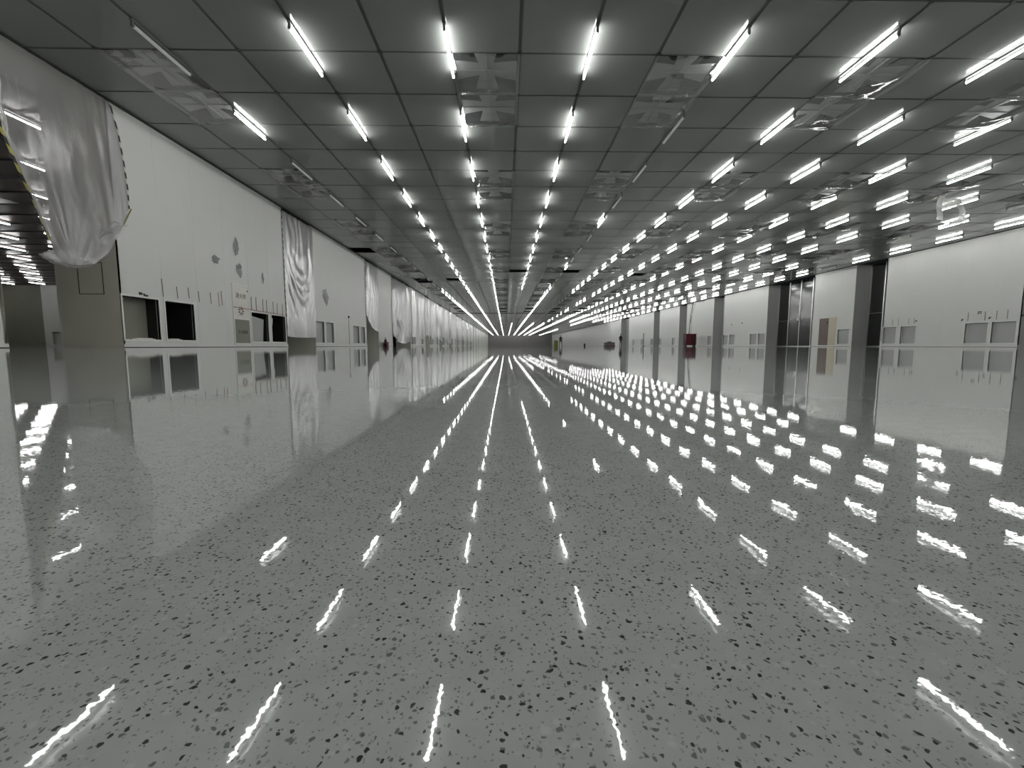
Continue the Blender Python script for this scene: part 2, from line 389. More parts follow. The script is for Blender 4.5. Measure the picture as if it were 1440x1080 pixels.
dR = .95
segment(wr, 1, YN, 6.0, 12); jambs(wr, 1, 6.0, 8.25, dR, M['jambr'], M['jambr']); segment(wr, 1, 8.25, 15.0, 6)
segment(wr, 1, 17.45, 23.95, 6, (H(17.6, 18.55), H(18.66, 19.70), H(21.98, 22.92), H(23.1, 23.93)))
segment(wr, 1, 26.08, 29.57, 3, (H(26.3, 27.28), ))
segment(wr, 1, 34.76, 41.73, 6, (H(34.9, 35.85), H(36.1, 37.05), H(39.55, 40.5), H(40.75, 41.65)))
segment(wr, 1, 43.74, 50.3, 6, (H(44.0, 44.8), H(47.3, 48.1)))
segment(wr, 1, 52.37, 59.16, 6, (H(53.6, 54.5), H(58.2, 59.1)))
segs_r = [(61.43, 73.84), (78.84, 196.0)]
segment(wr, 1, 61.43, 73.84, 11, (H(61.6, 62.5), H(66.1, 67.0), H(70.6, 71.5)))
segment(wr, 1, 78.84, 196.0, 60)
jambs(wr, 1, 15.0, 17.45, dR, M['jambr'], M['jambr']); jambs(wr, 1, 23.95, 26.08, dR, M['jambr']); jambs(wr, 1, 29.57, 34.76, dR, M['jambr'])
for a, b in ((41.73, 43.74), (50.3, 52.37), (59.16, 61.43)): jambs(wr, 1, a, b, dR, M['jambr'], M['jambr'])
for a, b in segs_r[:-1]: jambs(wr, 1, b, b + 5.0, dR, M['jambr'], M['jambr'])
# metal edges of the right bays
for y_ in (26.08, 34.76): bx('corner_strip', (-.012, y_ - .02, 0), (.02, y_ + .03, HC), M['frame'], wr)

for nm, xa, xb, gaps in (('baseboard_left', XL, XL + .012, [(YN, 6.98), (9.05, 15.8), (18.05, 24.8), (27.05, 30.4)] + segs_l),
                         ('baseboard_right', XR - .012, XR, [(8.25, 15), (17.45, 23.95), (26.08, 29.57), (34.76, 41.73), (43.74, 50.3), (52.37, 59.16)] + segs_r)):
    mb = MB()
    for a, b in gaps: mb.box((xa, a, .012), (xb, b, .075), 0); mb.box((xa - (0 if xa < 0 else -.004), a, 0), (xb + (-.004 if xa < 0 else 0), b, .012), 1)
    tag(mb.obj(nm, [M['base'], M['gap']]), kind='structure')
tag(bx('wall_far', (XL - 1.4, YF, 0), (XR + 1, YF + .2, HC + .1), M['farw']), 'plain grey wall closing the far end of the hall', kind='structure')
tag(bx('wall_near', (-62, YN - .2, 0), (XR + 2, YN, HC + 1.4), M['wall']), kind='structure')

# adjoining hall seen through the first left opening
nb = empty('wall_back', (0, 36, 0)); tag(nb, 'walls of the dark adjoining hall', kind='structure')
hw = MB(); hw.box((-38.9, 0, 0), (XB, .1, .15)); hw.box((-38.9, 0, 1.2), (XB, .1, HC))
x = -38.9; hw.box((x, 0, .15), (-38.34, .1, 1.2)); x = -38.34
while x < XB - 2:
    hw.box((x + .97, 0, .15), (x + 1.26, .1, 1.2)); hw.box((x + 2.23, 0, .15), (x + 3.4, .1, 1.2)); x += 3.4
hw.obj('wall_panel', M['wall'], nb); bx('recess_panel', (-39, .3, 0), (XB, .34, 1.3), M['jamb'], nb)
bx('dark_wall_panel', (-60, .0, 0), (-38.92, .1, HC), M['olive'], nb); bx('dark_wall_panel', (-42.8, -2.2, 0), (-42.6, 0, HC), M['jamb'], nb)
bx('dark_wall_panel', (-62.1, YN - 36, 0), (-62, 0.1, HC), M['olive'], nb)
c2 = empty('ceiling_adjoining', (0, 0, HC)); tag(c2, 'dark brown ceiling of the adjoining hall', kind='structure')
bx('ceiling_field', (-62, YN, 0), (XB - .05, 36.1, .1), M['dkceil'], c2)
mb = MB()
for k in range(40):
    y_ = YN + 2 + k * 1.2
    if y_ < 35.8: mb.box((-61, y_ - .03, -.03), (XB - .1, y_ + .03, 0))
tag(mb.obj('ceiling_rib', M['void'], c2), kind='stuff')
bx('smoke_hatch', (-17.9, 14.9, -.02), (-17.2, 15.5, 0), M['greyp'], c2)
bx('head_panel', (-dL, 6.98, 0), (0, 9.05, .06), M['jamb'], c2, (XL, 0, 0))

# ------------------------------------------------------------------ tube lights
LZ = HC - .004
OFF = {(-5, 0)} | {(-5, k) for k in range(2, 13)} | {(3, k) for k in (-1, 1, 2, 3, 5, 6, 7, 9, 10, 11)} | {(1, k) for k in range(13, 36)} | {(5, k) for k in range(14, 36)} \
    | {(7, k) for k in (15, 19, 20, 23, 25, 27, 28, 30, 33, 34, 35)} | {(15, k) for k in (3, 5, 6, 7)} | {(17, 8)} | {(i, k) for i in (11, 15, 17) for k in range(34, 80)} | {(13, k) for k in range(40, 50)}
def body(mb, z=0.0):     # holder under the grid runner
    mb.box((-.024, -.61, -.026), (.024, .61, 0)); return mb
hold = body(MB()).mesh('holder', M['holder'])
def tubem(m): return MB().tube((0, -.575, -.096), (0, .575, -.096), .0172 if m is M['tube'] else .028, 14).mesh('tube', m)
tube_on, tube_of = tubem(M['tube']), tubem(M['tube_off'])
capm = {s: MB().box((-.017, min(s * .575, s * .605), -.118), (.017, max(s * .575, s * .605), -.02)).mesh('end_cap', M['holder']) for s in (-1, 1)}
def simple(mt):
    mb = body(MB()); mb.tube((0, -.575, -.096), (0, .575, -.096), .0172 if mt is M['tube'] else .028, 8, 1)
    for s in (-1, 1): mb.box((-.017, min(s * .575, s * .605), -.118), (.017, max(s * .575, s * .605), -.02), 0)
    return mb.mesh('tube_light', [M['holder'], mt])
sim_on, sim_off = simple(M['tube']), simple(M['tube_off'])
lights = []
for k in range(-5, 79):
    for n, i in enumerate(range(-5, 18, 2)):
        x = X0 + T * i; y = Y0 - .08 + 2.4 * k
        u, v = pix(x, y, LZ - .08); ur, vr = pix(x, y, -LZ + .08)
        vis = y > 0 and ((-30 < u < 1470 and v > -15) or (-30 < ur < 1470 and vr < 1100))
        lights.append((0 if vis else 1, y * y + x * x, i, k, n, x, y))
lights.sort()
far = MB(); near = MB()
def add_simple(mb, x, y, on):
    mb.box((x - .024, y - .61, LZ - .026), (x + .024, y + .61, LZ), 0)
    mb.tube((x, y - .575, LZ - .096), (x, y + .575, LZ - .096), .0172, 6, 1 if on else 2)
for q, (vis, d, i, k, n, x, y) in enumerate(lights):
    on = (i, k) not in OFF
    if vis or q >= 300:
        add_simple(far if y > 8 else near, x, y, on); continue
    st = 'glowing' if on else 'unlit'
    lab = f"{st} ceiling tube, {ordn(k + 2)} cross row from the viewer, {ordn(n + 1)} line from left wall"
    if k <= 6:
        o = empty('tube_light', (x, y, LZ))
        link('holder', hold, o); link('tube', tube_on if on else tube_of, o)
        for s in (-1, 1): link('end_cap', capm[s], o)
    else: o = link('tube_light', sim_on if on else sim_off, None, (x, y, LZ))
    tag(o, lab, 'tube light', 'tube lights on the ceiling of the main hall')
tag(far.obj('distant_tube_lights', [M['holder'], M['tube'], M['tube_off']]), 'lines of tiny glowing tube lights running to the far end of the hall', 'tube lights', kind='stuff')
tag(near.obj('tube_lights_overhead', [M['holder'], M['tube'], M['tube_off']]), 'glowing tube lights of the ceiling above and behind the viewer', 'tube lights', kind='stuff')
# adjoining hall
n = 0
for i in range(-9, -44, -2):
    for k in range(-4, 12):
        x = X0 + T * i; y = Y0 - .08 + 2.4 * k
        if y > 34 or x < -48: continue
        r_ = -x / y if y > 0 else 99
        if not (1.0 < r_ < 1.30): continue
        o = link('tube_light', sim_on, None, (x, y, HC - .03)); n += 1
        tag(o, f"glowing tube light in the dark adjoining hall, {ordn(k + 2)} row back, {ordn((-i - 7) // 2)} line beyond the opening", 'tube light', 'tube lights in the adjoining hall')

# ------------------------------------------------------------------ plastic sheets under the open ceiling bays
def sag(i, j, seed, s):
    rnd = random.Random(seed); dep = [rnd.uniform(.05, .11) * s * (1.35 if i >= 5 else 1) for _ in range(2)]; lean = rnd.uniform(.35, .65)
    def fn(a, b):
        h = 0 if b < .5 else 1; t = (b * 2) % 1 if b < 1 else 1.0
        ex = math.sin(math.pi * a ** (.7 + lean * .6)) ** .7
        if i >= 2 and a > .5: ex = max(ex, .62 if i >= 5 else .35)
        e = ex * (math.sin(math.pi * t) ** .6 if 0 < t < 1 else 0)
        wv = noise.noise(Vector((a * 5 + seed, t * 2.2 + h * 3, 0))) * .045 + noise.noise(Vector((a * 2 + t * 9, seed * 2.1, h))) * .03
        edge = min(1, 8 * a, 8 * (1 - a))
        rim = .018 * (1 - e)
        return ((a - .5) * (T + .02), (b - .5) * 2 * T, -.012 - dep[h] * e - rim * .2 + wv * (.35 + e) * edge * .9 * s)
    return fn
bands = {-6: 'beside the left wall', -1: 'in the second line of openings', 2: 'in the third line of openings', 5: 'in the fourth line of openings',
         8: 'in the fifth line of openings', 11: 'in the sixth line of openings', 14: 'nearest the right wall'}
for mm in range(0, 10):
    for i in (-6, -1, 2, 5, 8, 11, 14):
        x = X0 + T * (i + .5); y = Y0 + T * (4 * mm + 1)
        u, v = pix(x - .5 * T, y + T, HC); u1, v1 = pix(x + .5 * T, y + T, HC)
        if u > 1450 or u1 < 0: continue
        if any(open_tiles.get((i, jj)) == 'hole' for jj in (4 * mm, 4 * mm + 1)): continue
        res = (24, 40) if mm < 2 else ((14, 24) if mm < 4 else (8, 12))
        o = MB().grid(sag(i, mm, mm * 13 + i * 7 + 3, 1.0 if mm < 6 else .6), *res).obj('plastic_sheet', M['film_c'], None, True, (x, y, HC))
        lab = f"wrinkled plastic sheet below open ceiling bay, {ordn(mm + 1)} band back, {bands[i]}"
        tag(o, lab, 'plastic sheet', 'plastic sheets under open ceiling bays')
# torn white strip dangling from the ceiling on the right
tx, ty = 14.85, 14.1
def strip(a, b):
    return (-.36 + .72 * a + .05 * math.sin(6 * b), .05 * math.sin(4 * a + 3 * b), -.02 - .85 * b * (1 - .45 * math.sin(math.pi * a)) )
mb = MB().grid(lambda a, b: (-.42 + .20 * a - .10 * b, .06 * math.sin(5 * b), -.02 - .80 * b), 4, 8); mb.grid(lambda a, b: (-.30 + .62 * b, .04 * math.sin(7 * b) , -.05 - .26 * a - .10 * math.sin(2.6 * b)), 3, 8)
mb.grid(lambda a, b: (.12 + .22 * a + .12 * math.sin(2.5 * b), .05 * math.cos(5 * b), -.10 - .82 * b), 4, 8)
tag(mb.obj('torn_plastic', M['film_edge'], None, True, (tx, ty, HC - .02)), 'torn strip of white plastic dangling from the ceiling near the right wall', 'plastic scrap')

# ------------------------------------------------------------------ plastic films over the left wall bays
def tape(parent, pts, wdt, m, off=.0):
    mb = MB()
    for (ya, za), (yb, zb) in zip(pts, pts[1:]):
        n0 = len(mb.v)
        for x_ in (off, off + .006):
            mb.v += [(x_, ya - wdt / 2, za), (x_, ya + wdt / 2, za), (x_, yb + wdt / 2, zb), (x_, yb - wdt / 2, zb)]
        mb.f += [tuple(n0 + q for q in f) for f in ((0, 1, 2, 3), (4, 7, 6, 5), (0, 4, 5, 1), (1, 5, 6, 2), (2, 6, 7, 3), (3, 7, 4, 0))]; mb.m += [0] * 6
    return mb.obj('hazard_tape', m, parent)

def interp(P, s):
    s *= len(P) - 1; k = min(int(s), len(P) - 2); f = s - k
    return tuple(P[k][q] + (P[k + 1][q] - P[k][q]) * f for q in range(len(P[0])))
root = empty('plastic_curtain', (XL + .02, 0, 0))
tag(root, 'large translucent plastic sheet gathered over the nearest left opening, edged with yellow black tape', 'plastic sheet')
TOP = [(6.85, 5.04), (7.6, 5.04), (8.4, 5.04), (9.12, 5.04)]
LEFT = [(6.95, 5.04), (7.06, 4.2), (7.14, 3.51), (7.38, 2.84), (7.72, 1.86)]
RIGHT = [(9.16, 5.02), (9.30, 4.5), (9.38, 3.9), (9.42, 3.4), (9.42, 2.98)]
BOT = [(7.72, 1.86, .12), (7.60, 1.60, .20), (7.72, 1.48, .26), (7.95, 1.50, .22), (8.25, 1.60, .18), (8.63, 1.85, .12), (9.02, 2.35, .07), (9.42, 2.96, 0)]
def big(a, b):
    tY, tZ = interp(TOP, a); bY, bZ, bX = interp(BOT, a); lY, lZ = interp(LEFT, b); rY, rZ = interp(RIGHT, b)
    y_ = (1 - a) * lY + a * rY + (1 - b) * tY + b * bY - ((1 - a) * (1 - b) * TOP[0][0] + a * (1 - b) * TOP[-1][0] + (1 - a) * b * BOT[0][0] + a * b * BOT[-1][0])
    z_ = (1 - a) * lZ + a * rZ + (1 - b) * tZ + b * bZ - ((1 - a) * (1 - b) * TOP[0][1] + a * (1 - b) * TOP[-1][1] + (1 - a) * b * BOT[0][1] + a * b * BOT[-1][1])
    dy_, dz_ = y_ - 7.8, z_ - 1.35; an = math.atan2(dz_, dy_); ra = math.hypot(dy_, dz_)
    wv = noise.noise(Vector((a * 8, b * 1.2, 3))) * .022 + noise.noise(Vector((an * 9, ra * .35, 1))) * .10 * math.exp(-ra * .9) + noise.noise(Vector((a * 30, b * 10, 7))) * .006 + max(0, a - .7) * noise.noise(Vector((a * 22, b * 1.5, 5))) * .15
    bel = .22 * math.sin(math.pi * a) * b ** 1.5
    ed = min(1, 10 * a, 10 * (1 - a))
    return (bX * b * b + bel * (1 - b * .5) + wv * ed, y_, z_)
MB().grid(big, 60, 70).obj('sheet', M['film_big'], root, True)
# crumpled gather at its lower left corner
def gath(a, b):
    th = 2 * math.pi * a; ph = math.pi * b
    r = 1 + .28 * noise.noise(Vector((math.cos(th) * 2.2, math.sin(th) * 2.2, b * 5))) + .12 * noise.noise(Vector((math.cos(th) * 6, math.sin(th) * 6, b * 14)))
    sw = math.sin(ph) * math.sin(th)
    return (.16 + .12 * r * math.sin(ph) * math.cos(th), 7.90 + .42 * r * sw, 1.62 + .135 * r * math.cos(ph) + .03 * sw)
MB().grid(gath, 40, 24).obj('gathered_corner', M['film_edge'], root, True)
MB().grid(lambda a, b: (.05 + .02 * noise.noise(Vector((b * 12, a * 3, 2))), interp(LEFT, b)[0] + .02 + .16 * a * (.6 + .4 * noise.noise(Vector((b * 7, 0, 4)))), interp(LEFT, b)[1]), 5, 50).obj('folded_edge', M['film_edge'], root, True)
MB().grid(lambda a, b: (.10 - .06 * b + .03 * noise.noise(Vector((a * 5, b * 9, 8))), 8.15 + (9.40 - 8.15) * b - .05 * a, 1.56 + (2.93 - 1.56) * b ** 1.25 - .26 * a * math.sin(math.pi * min(1, b * .92 + .05))), 8, 40).obj('hem_roll', M['film_edge'], root, True)
mb = MB()
for s in range(12):
    y0_ = random.uniform(7.9, 9.2); z0_ = 1.55 + (y0_ - 7.9) * .8
    mb.path([(.16 + random.uniform(0, .05), y0_, z0_), (.2, y0_ - .3, z0_ - .05 + random.uniform(-.1, .1)), (.22, 7.9, 1.6)], .006, 5)
mb.obj('fold_line', M['film'], root)
tape(root, [(9.16, 5.0), (9.30, 4.5), (9.38, 3.9), (9.42, 3.4), (9.42, 2.98)], .032, M['tape_w'], .006)
tape(root, [(9.42, 2.98), (9.22, 2.62), (9.02, 2.36)], .03, M['hiviz'], .05)
tape(root, [(6.93, 5.04), (7.04, 4.2), (7.12, 3.51), (7.36, 2.84), (7.52, 2.45), (7.70, 1.90)], .05, M['tape'], .06)
tape(root, [(9.14, 5.02), (9.5, 5.0)], .05, M['tape'], .0)

def curtain(y0, y1, ztop, bots, label, seed, swag=0.0, t0=True, t1=True, res=(40, 60), tm='tape_w', bulge=.05, famp=.05):
    r_ = empty('plastic_curtain', (XL + .015, 0, 0)); tag(r_, label, 'plastic sheet', 'plastic sheets over the left wall bays')
    def fn(a, b):
        zb, = interp([(q,) for q in bots], a)
        z_ = ztop + (zb - ztop) * b; y_ = y0 + (y1 - y0) * a
        e = min(1, 8 * a, 8 * (1 - a))
        fold = noise.noise(Vector((a * 11 + noise.noise(Vector((a * 3, b * 3, seed))) * 2, b * 1.3, seed))) * famp
        sw = math.sin((b * 9 - 4 * (1 - (2 * a - 1) ** 2)) * 4.0) * .028 * swag * max(0, min(1, (b - .25) * 4)) * max(0, min(1, (.85 - b) * 5))
        return (.02 + e * (fold + sw + bulge * math.sin(math.pi * a) * (.3 + b)), y_, z_)
    MB().grid(fn, *res).obj('sheet', M['film'], r_, True)
    if t0: tape(r_, [(y0, ztop), (y0 + .02, min(bots) + .75)], .035, M[tm], .004)
    if t1: tape(r_, [(y1, ztop), (y1 - .02, min(bots) + .9)], .03, M[tm], .004)
    return r_
curtain(15.74, 18.12, 4.95, [.38, .36, .36, .37, .38], 'wrinkled clear plastic sheet hung in swags over the second left bay, dashed tape edges', 5, 1.0, bulge=.06)
curtain(24.70, 27.05, 4.95, [1.9, 1.15, 1.0, .92, .95], 'plastic sheet with a deep pointed hem over the third left bay', 9, .3, True, False, bulge=.10)
curtain(30.3, 36.1, 4.95, [.9, .35, .22, .22, .35, .9], 'wide plastic sheet with a rounded hem over the fourth left bay', 12, 0, bulge=.12, famp=.12)
nm = ['fifth', 'sixth', 'seventh', 'eighth', 'ninth', 'tenth', 'eleventh', 'twelfth']
for q, (a, b) in enumerate(segs_l[:7]):
    curtain(b - .05, b + 2.3, 4.95, [random.uniform(.2, 1.2) for _ in range(5)], f'far plastic sheet hanging over the {nm[q]} left bay', 20 + q, 0, res=(30, 16), famp=.16)
for q, (ya, yb) in enumerate(((36.6, 38.5), (39.4, 42.0), (46.0, 49.0), (50.0, 51.7), (56, 59))):
    r_ = curtain(ya, yb, 4.9, [random.uniform(.3, .9) for _ in range(4)], f'plastic sheet taped on the white left wall panels between bays, {ordn(q + 1)} one back', 40 + q, 0, q == 0, False, (30, 14), famp=.14)

# scraps of film stuck on the left wall
def scrap(y0, z0, w_, h_, seed, label):
    rnd = random.Random(seed); N = 14; ang = sorted(rnd.uniform(0, 2 * math.pi) for _ in range(N)); mb = MB()
    rim = [(w_ / 2 * math.cos(t) * rnd.uniform(.6, 1.1), h_ / 2 * math.sin(t) * rnd.uniform(.6, 1.1)) for t in ang]
    mb.v.append((.03, 0, 0)); mb.v += [(.006 + rnd.uniform(0, .012), a, b) for a, b in rim]
    mb.v += [(.025 + rnd.uniform(-.012, .012), a * .5, b * .5) for a, b in rim]
    for k in range(N):
        k2 = (k + 1) % N; mb.f += [(0, 1 + N + k, 1 + N + k2), (1 + N + k, 1 + k, 1 + k2, 1 + N + k2)]; mb.m += [0, 0]
    tag(mb.obj('film_scrap', M['scrap'], None, False, (XL, y0, z0)), label, 'plastic scrap', 'plastic scraps stuck on the left wall')
M['scrap'] = film_mat('scrap_film', .5, tint=(.5, .52, .53), bump=1.0, bs=14)
scrap(13.02, 3.0, .28, .7, 3, 'narrow wrinkled plastic scrap high above the white cabinet on the left wall')
scrap(13.12, 2.35, .34, .5, 4, 'wrinkled plastic scrap just above the white cabinet on the left wall')
scrap(14.35, 2.3, .12, .4, 5, 'thin shiny plastic scrap above the pair of small black openings')
scrap(19.25, 2.25, .75, .85, 6, 'crumpled plastic scrap between the second and third left bays')
scrap(12.1, 2.45, .4, .3, 7, 'flat faint plastic scrap left of the white cabinet')

# ------------------------------------------------------------------ fire cabinet in the left wall
def text(body_, size, parent, loc, m, name='lettering'):
    cu = bpy.data.curves.new(name, 'FONT'); cu.body = body_; cu.size = size; cu.align_x = 'CENTER'; cu.extrude = .001; cu.materials.append(m)
    to = bpy.data.objects.new(name, cu); C.objects.link(to); bpy.context.view_layer.update()
    me = bpy.data.meshes.new_from_object(to.evaluated_get(bpy.context.evaluated_depsgraph_get())); C.objects.unlink(to); bpy.data.objects.remove(to)
    o = bpy.data.objects.new(name, me); C.objects.link(o); o.parent = parent; o.location = loc
    o.rotation_euler = (math.pi / 2, 0, math.pi / 2); return o
fc = empty('fire_cabinet', (XL, 12.72, 0)); tag(fc, 'tall flush cabinet, glass upper door painted white as reflection, grey lower door, on left wall', 'cabinet')
mb = MB()
for A, B in (((0, .08), (.78, .12)), ((0, 1.86), (.78, 1.90)), ((0, .12), (.03, 1.86)), ((.75, .12), (.78, 1.86)), ((.03, .84), (.75, .87))): mb.box((.0, A[0], A[1]), (.022, B[0], B[1]))
mb.obj('frame', M['frame'], fc)
ud = bx('upper_door', (.002, .03, .87), (.016, .75, 1.86), M['paper'], fc); ud['label'] = 'upper glass door with its reflected light painted white'  # glass built as plain white, the colour stands for mirrored light
ld = bx('lower_door', (.002, .03, .12), (.016, .75, .84), M['olive'], fc); ld['label'] = 'grey lower door'
text('消火栓', .17, ud, (.018, .39, 1.50), M['ink']); text('灭火器箱', .12, ld, (.018, .40, .42), M['ink'])
mb = MB()
for k in range(9):
    t = 2 * math.pi * k / 9; c_, s_ = math.cos(t), math.sin(t); n0 = len(mb.v)
    mb.v += [(.018, .36 + .03 * c_, 1.10 + .03 * s_), (.018, .36 + .10 * math.cos(t - .22), 1.10 + .10 * math.sin(t - .22)), (.019, .36 + .16 * c_, 1.10 + .16 * s_), (.018, .36 + .10 * math.cos(t + .22), 1.10 + .10 * math.sin(t + .22))]
    mb.f.append((n0, n0 + 1, n0 + 2, n0 + 3)); mb.m.append(0)
mb.obj('printed_emblem', M['ink'], ud)
MB().box((.016, .70, 1.72), (.03, .73, 1.76)).obj('latch', M['ink'], ud)

# brown cord line, hanging wires and boards at the left openings
o = MB().path([(XL + .03, 12.72, 1.20), (XL + .03, 13.6, 1.19), (XL + .03, 14.8, 1.17), (XL + .03, 15.75, 1.16), (XL + .03, 17.4, 1.12)], .008).obj('cord', M['orange'])
tag(o, 'thin orange cord stretched along the left wall above the black openings', 'cord')
for q, (y_, za, zb) in enumerate(((13.64, 1.18, 1.6), (13.9, 1.18, 1.62), (14.28, 1.17, 1.6), (14.5, 1.17, 1.6), (14.9, 1.16, 1.58), (15.15, 1.16, 1.55), (15.5, 1.14, 1.55))):
    o = MB().path([(XL + .012, y_, za), (XL + .012, y_ - .01, (za + zb) / 2), (XL + .012, y_ + .005, zb)], .007).obj('hanging_wire', M['wire'])
    tag(o, f'{ordn(q + 1)} thin wire from the left above the pair of openings beside the fire cabinet', 'wire', 'wires above the openings beside the fire cabinet')
for q, (y_, za, zb, mm_) in enumerate(((10.18, 1.2, 1.62, 'wire'), (10.62, 1.2, 1.5, 'wire'), (11.0, 1.25, 1.52, 'wire'), (11.35, 1.2, 1.48, 'wire'), (11.8, 1.2, 1.5, 'wire'), (12.12, 1.15, 1.55, 'orange'), (12.25, 1.2, 1.6, 'wire'))):
    o = MB().path([(XL + .012, y_, za), (XL + .012, y_ - .02, zb)], .006).obj('hanging_wire', M[mm_])
    tag(o, f"{'orange' if mm_ == 'orange' else 'brown'} wire stub on the bare panels left of the fire cabinet, {ordn(q + 1)} from the left", 'wire', 'wire stubs on the nearest left wall panels')
t = MB(); n0 = 0
t.v = [(0, 0, 0), (0, .86, 0), (.0, .86, .86), (0, .10, .95), (.02, 0, 0), (.02, .86, 0), (.02, .86, .86), (.02, .10, .95)]
t.f = [(0, 3, 2, 1), (4, 5, 6, 7), (0, 1, 5, 4), (1, 2, 6, 5), (2, 3, 7, 6), (3, 0, 4, 7)]; t.m = [0] * 6
bo = t.obj('board', M['greyp'], None, False, (XL - .15, 13.70, .185)); bo.rotation_euler = (math.radians(0), math.radians(4), 0); bo.scale = (1, .85, .86)
tag(bo, 'pale grey board leaning inside the opening beside the fire cabinet', 'board')
o = MB().grid(lambda a, b: (-.02 - .1 * b, .12 * a + .02 * math.sin(8 * b), .80 * (1 - b)), 4, 10).obj('film_strip', M['film'], None, True, (XL - .02, 14.80, .2)); tag(o, 'strip of plastic hanging inside the opening next to the second left bay', 'plastic scrap')
for q, (ya, yb) in enumerate(((9.35, 9.95), (10.30, 10.75))):
    o = MB().box((-.33, ya, .181), (-.06, yb, .198)).box((-.30, ya + .15, .198), (-.10, yb - .03, .215)).obj('offcut_board', M['paper'], None, False, (XL, 0, 0))
    tag(o, ('white offcut board lying on the sill of the grey backed nearest left opening', 'white offcut board lying on the sill of the black nearest left opening')[q], 'board')
o = MB().box((0, 9.52, 1.17), (.004, 9.60, 1.23)).box((0, 9.64, 1.15), (.004, 9.76, 1.19)).box((0, 9.60, 1.19), (.004, 9.68, 1.21)).obj('tape_mark', M['ink'], None, False, (XL + .001, 0, 0)); tag(o, 'black tape mark over the nearest left wall opening', 'tape')
o = MB().tube((0, 0, 0), (.05, 0, 0), .055, 14).obj('wall_socket_hole', M['ink'], None, False, (XL, 21.95, 1.53)); tag(o, 'round black cable inlet on the left wall before the third bay', 'cable inlet')
o = MB().path([(XL + .01, 21.97, 1.5), (XL + .01, 21.97, .1)], .008).obj('cable', M['wire']); tag(o, 'thin cable running down the left wall from the round black inlet', 'cable')

# fire extinguisher by the third bay
fe = empty('fire_extinguisher', (-7.85, 27.5, 0)); tag(fe, 'small dark red fire extinguisher standing at the left wall', 'extinguisher')
MB().tube((0, 0, 0), (0, 0, .40), .085, 16).tube((0, 0, .40), (0, 0, .47), .085, 16, 0, .03).obj('cylinder', M['darkred'], fe, True)
MB().tube((0, 0, .47), (0, 0, .53), .022, 10).box((-.02, -.03, .53), (.02, .12, .55)).box((-.02, -.03, .57), (.02, .10, .585)).obj('valve_handle', M['ink'], fe)
MB().path([(0, .03, .5), (0, .13, .45), (0, .13, .2), (0, .10, .1)], .012).obj('hose', M['ink'], fe)
fx = empty('extinguisher_box', (-7.95, 27.95, 0)); tag(fx, 'low pinkish red floor box beside the fire extinguisher', 'box')
bx('body', (-.12, -.17, 0), (.14, .17, .26), M['red'], fx); bx('lid', (-.13, -.18, .26), (.15, .18, .29), M['darkred'], fx)

# ------------------------------------------------------------------ right wall items
def glass_bay(y0, y1, n, label):
    g = empty('glass_door', (XR + dR, y0, 0)); tag(g, label, 'door')
    w_ = (y1 - y0) / n
    for k in range(n):
        bx('glass_panel', (-.02, k * w_ + .04, .06), (0.0, (k + 1) * w_ - .04, HC - .02), M['glass'], g)
    for k in range(n + 1): bx('mullion', (-.05, k * w_ - .04, 0), (.01, k * w_ + .04, HC), M['steel'], g)
    bx('rail', (-.045, 0, 0), (.01, y1 - y0, .06), M['steel'], g); bx('cross_rail', (-.03, 0, 2.05), (.005, y1 - y0, 2.09), M['holder'], g)
    return g
g1 = glass_bay(24.0, 26.03, 2, 'narrow dark glass door with steel frame in the nearest right wall bay')
g2 = glass_bay(29.62, 34.71, 4, 'wide dark glass partition with steel mullions in the second right wall bay')
h = bx('lock_box', (-.10, 2.55, 2.02), (-.04, 2.80, 2.22), M['frame'], g2)
bx('rear_skin', (dR + .06, 23.9, 0), (dR + .1, 34.8, HC), M['black'], wr)
o = bx('brown_cover', (-.018, 0, .1), (-.002, .82, 1.92), M['brownp'], None, (XR, 28.03, 0)); tag(o, 'tall dark brown cover panel on the right wall between the glass bays', 'cover panel')
o = bx('cream_cover', (-.018, 0, .1), (-.002, .62, 1.95), M['cream'], None, (XR, 27.38, 0)); tag(o, 'cream cover strip beside the brown panel on the right wall', 'cover panel')
o = bx('floor_box', (-.25, 0, 0), (.0, .3, .34), M['frame'], None, (XR + .85, 24.4, 0)); tag(o, 'small white box on the floor inside the nearest right bay', 'box')
for q, (y_, z_) in enumerate(((28.1, 1.62), (40.2, 2.1), (38.4, 2.15))):
    o = MB().tube((0, 0, 0), (-.04, 0, 0), .05, 12).obj('wall_socket', M['ink'], None, False, (XR, y_, z_))
    tag(o, ('round black socket on the right wall next to the brown panel', 'round black socket on the right wall beyond the wide glass partition, farther one', 'round black socket on the right wall beyond the wide glass partition, nearer one')[q], 'socket')
for q, (y_, z_) in enumerate(((17.42, 1.32), (18.62, 1.30), (19.75, 1.28), (22.0, 1.36))):
    o = MB().box((-.005, -.05, 0), (0, .03, .05)).box((-.005, -.01, -.04), (0, .05, 0)).obj('tape_mark', M['ink'], None, False, (XR, y_, z_))
    tag(o, f'small black tape mark above the nearest right wall openings, {ordn(4 - q)} from the left', 'tape', 'tape marks on the right wall')
o = MB().box((-.006, 0, 0), (0, .22, .16), 0).obj('notice', M['paper'], None, False, (XR, 18.93, 1.50)); tag(o, 'small white notice with a black symbol on the right wall', 'notice')
MB().box((-.009, .03, .09), (-.006, .19, .13)).box((-.009, .03, .03), (-.006, .08, .07)).box((-.009, .12, .02), (-.006, .19, .07)).obj('symbol', M['ink'], o)
for q, y_ in enumerate((17.95, 18.35, 18.8, 19.5)):
    o = MB().path([(XR - .012, y_, 1.22), (XR - .012, y_, 1.62)], .008).obj('hanging_wire', M['wire'])
    tag(o, f'thin dark wire above the nearest right wall openings, {ordn(4 - q)} from the left', 'wire', 'wires above the nearest right openings')
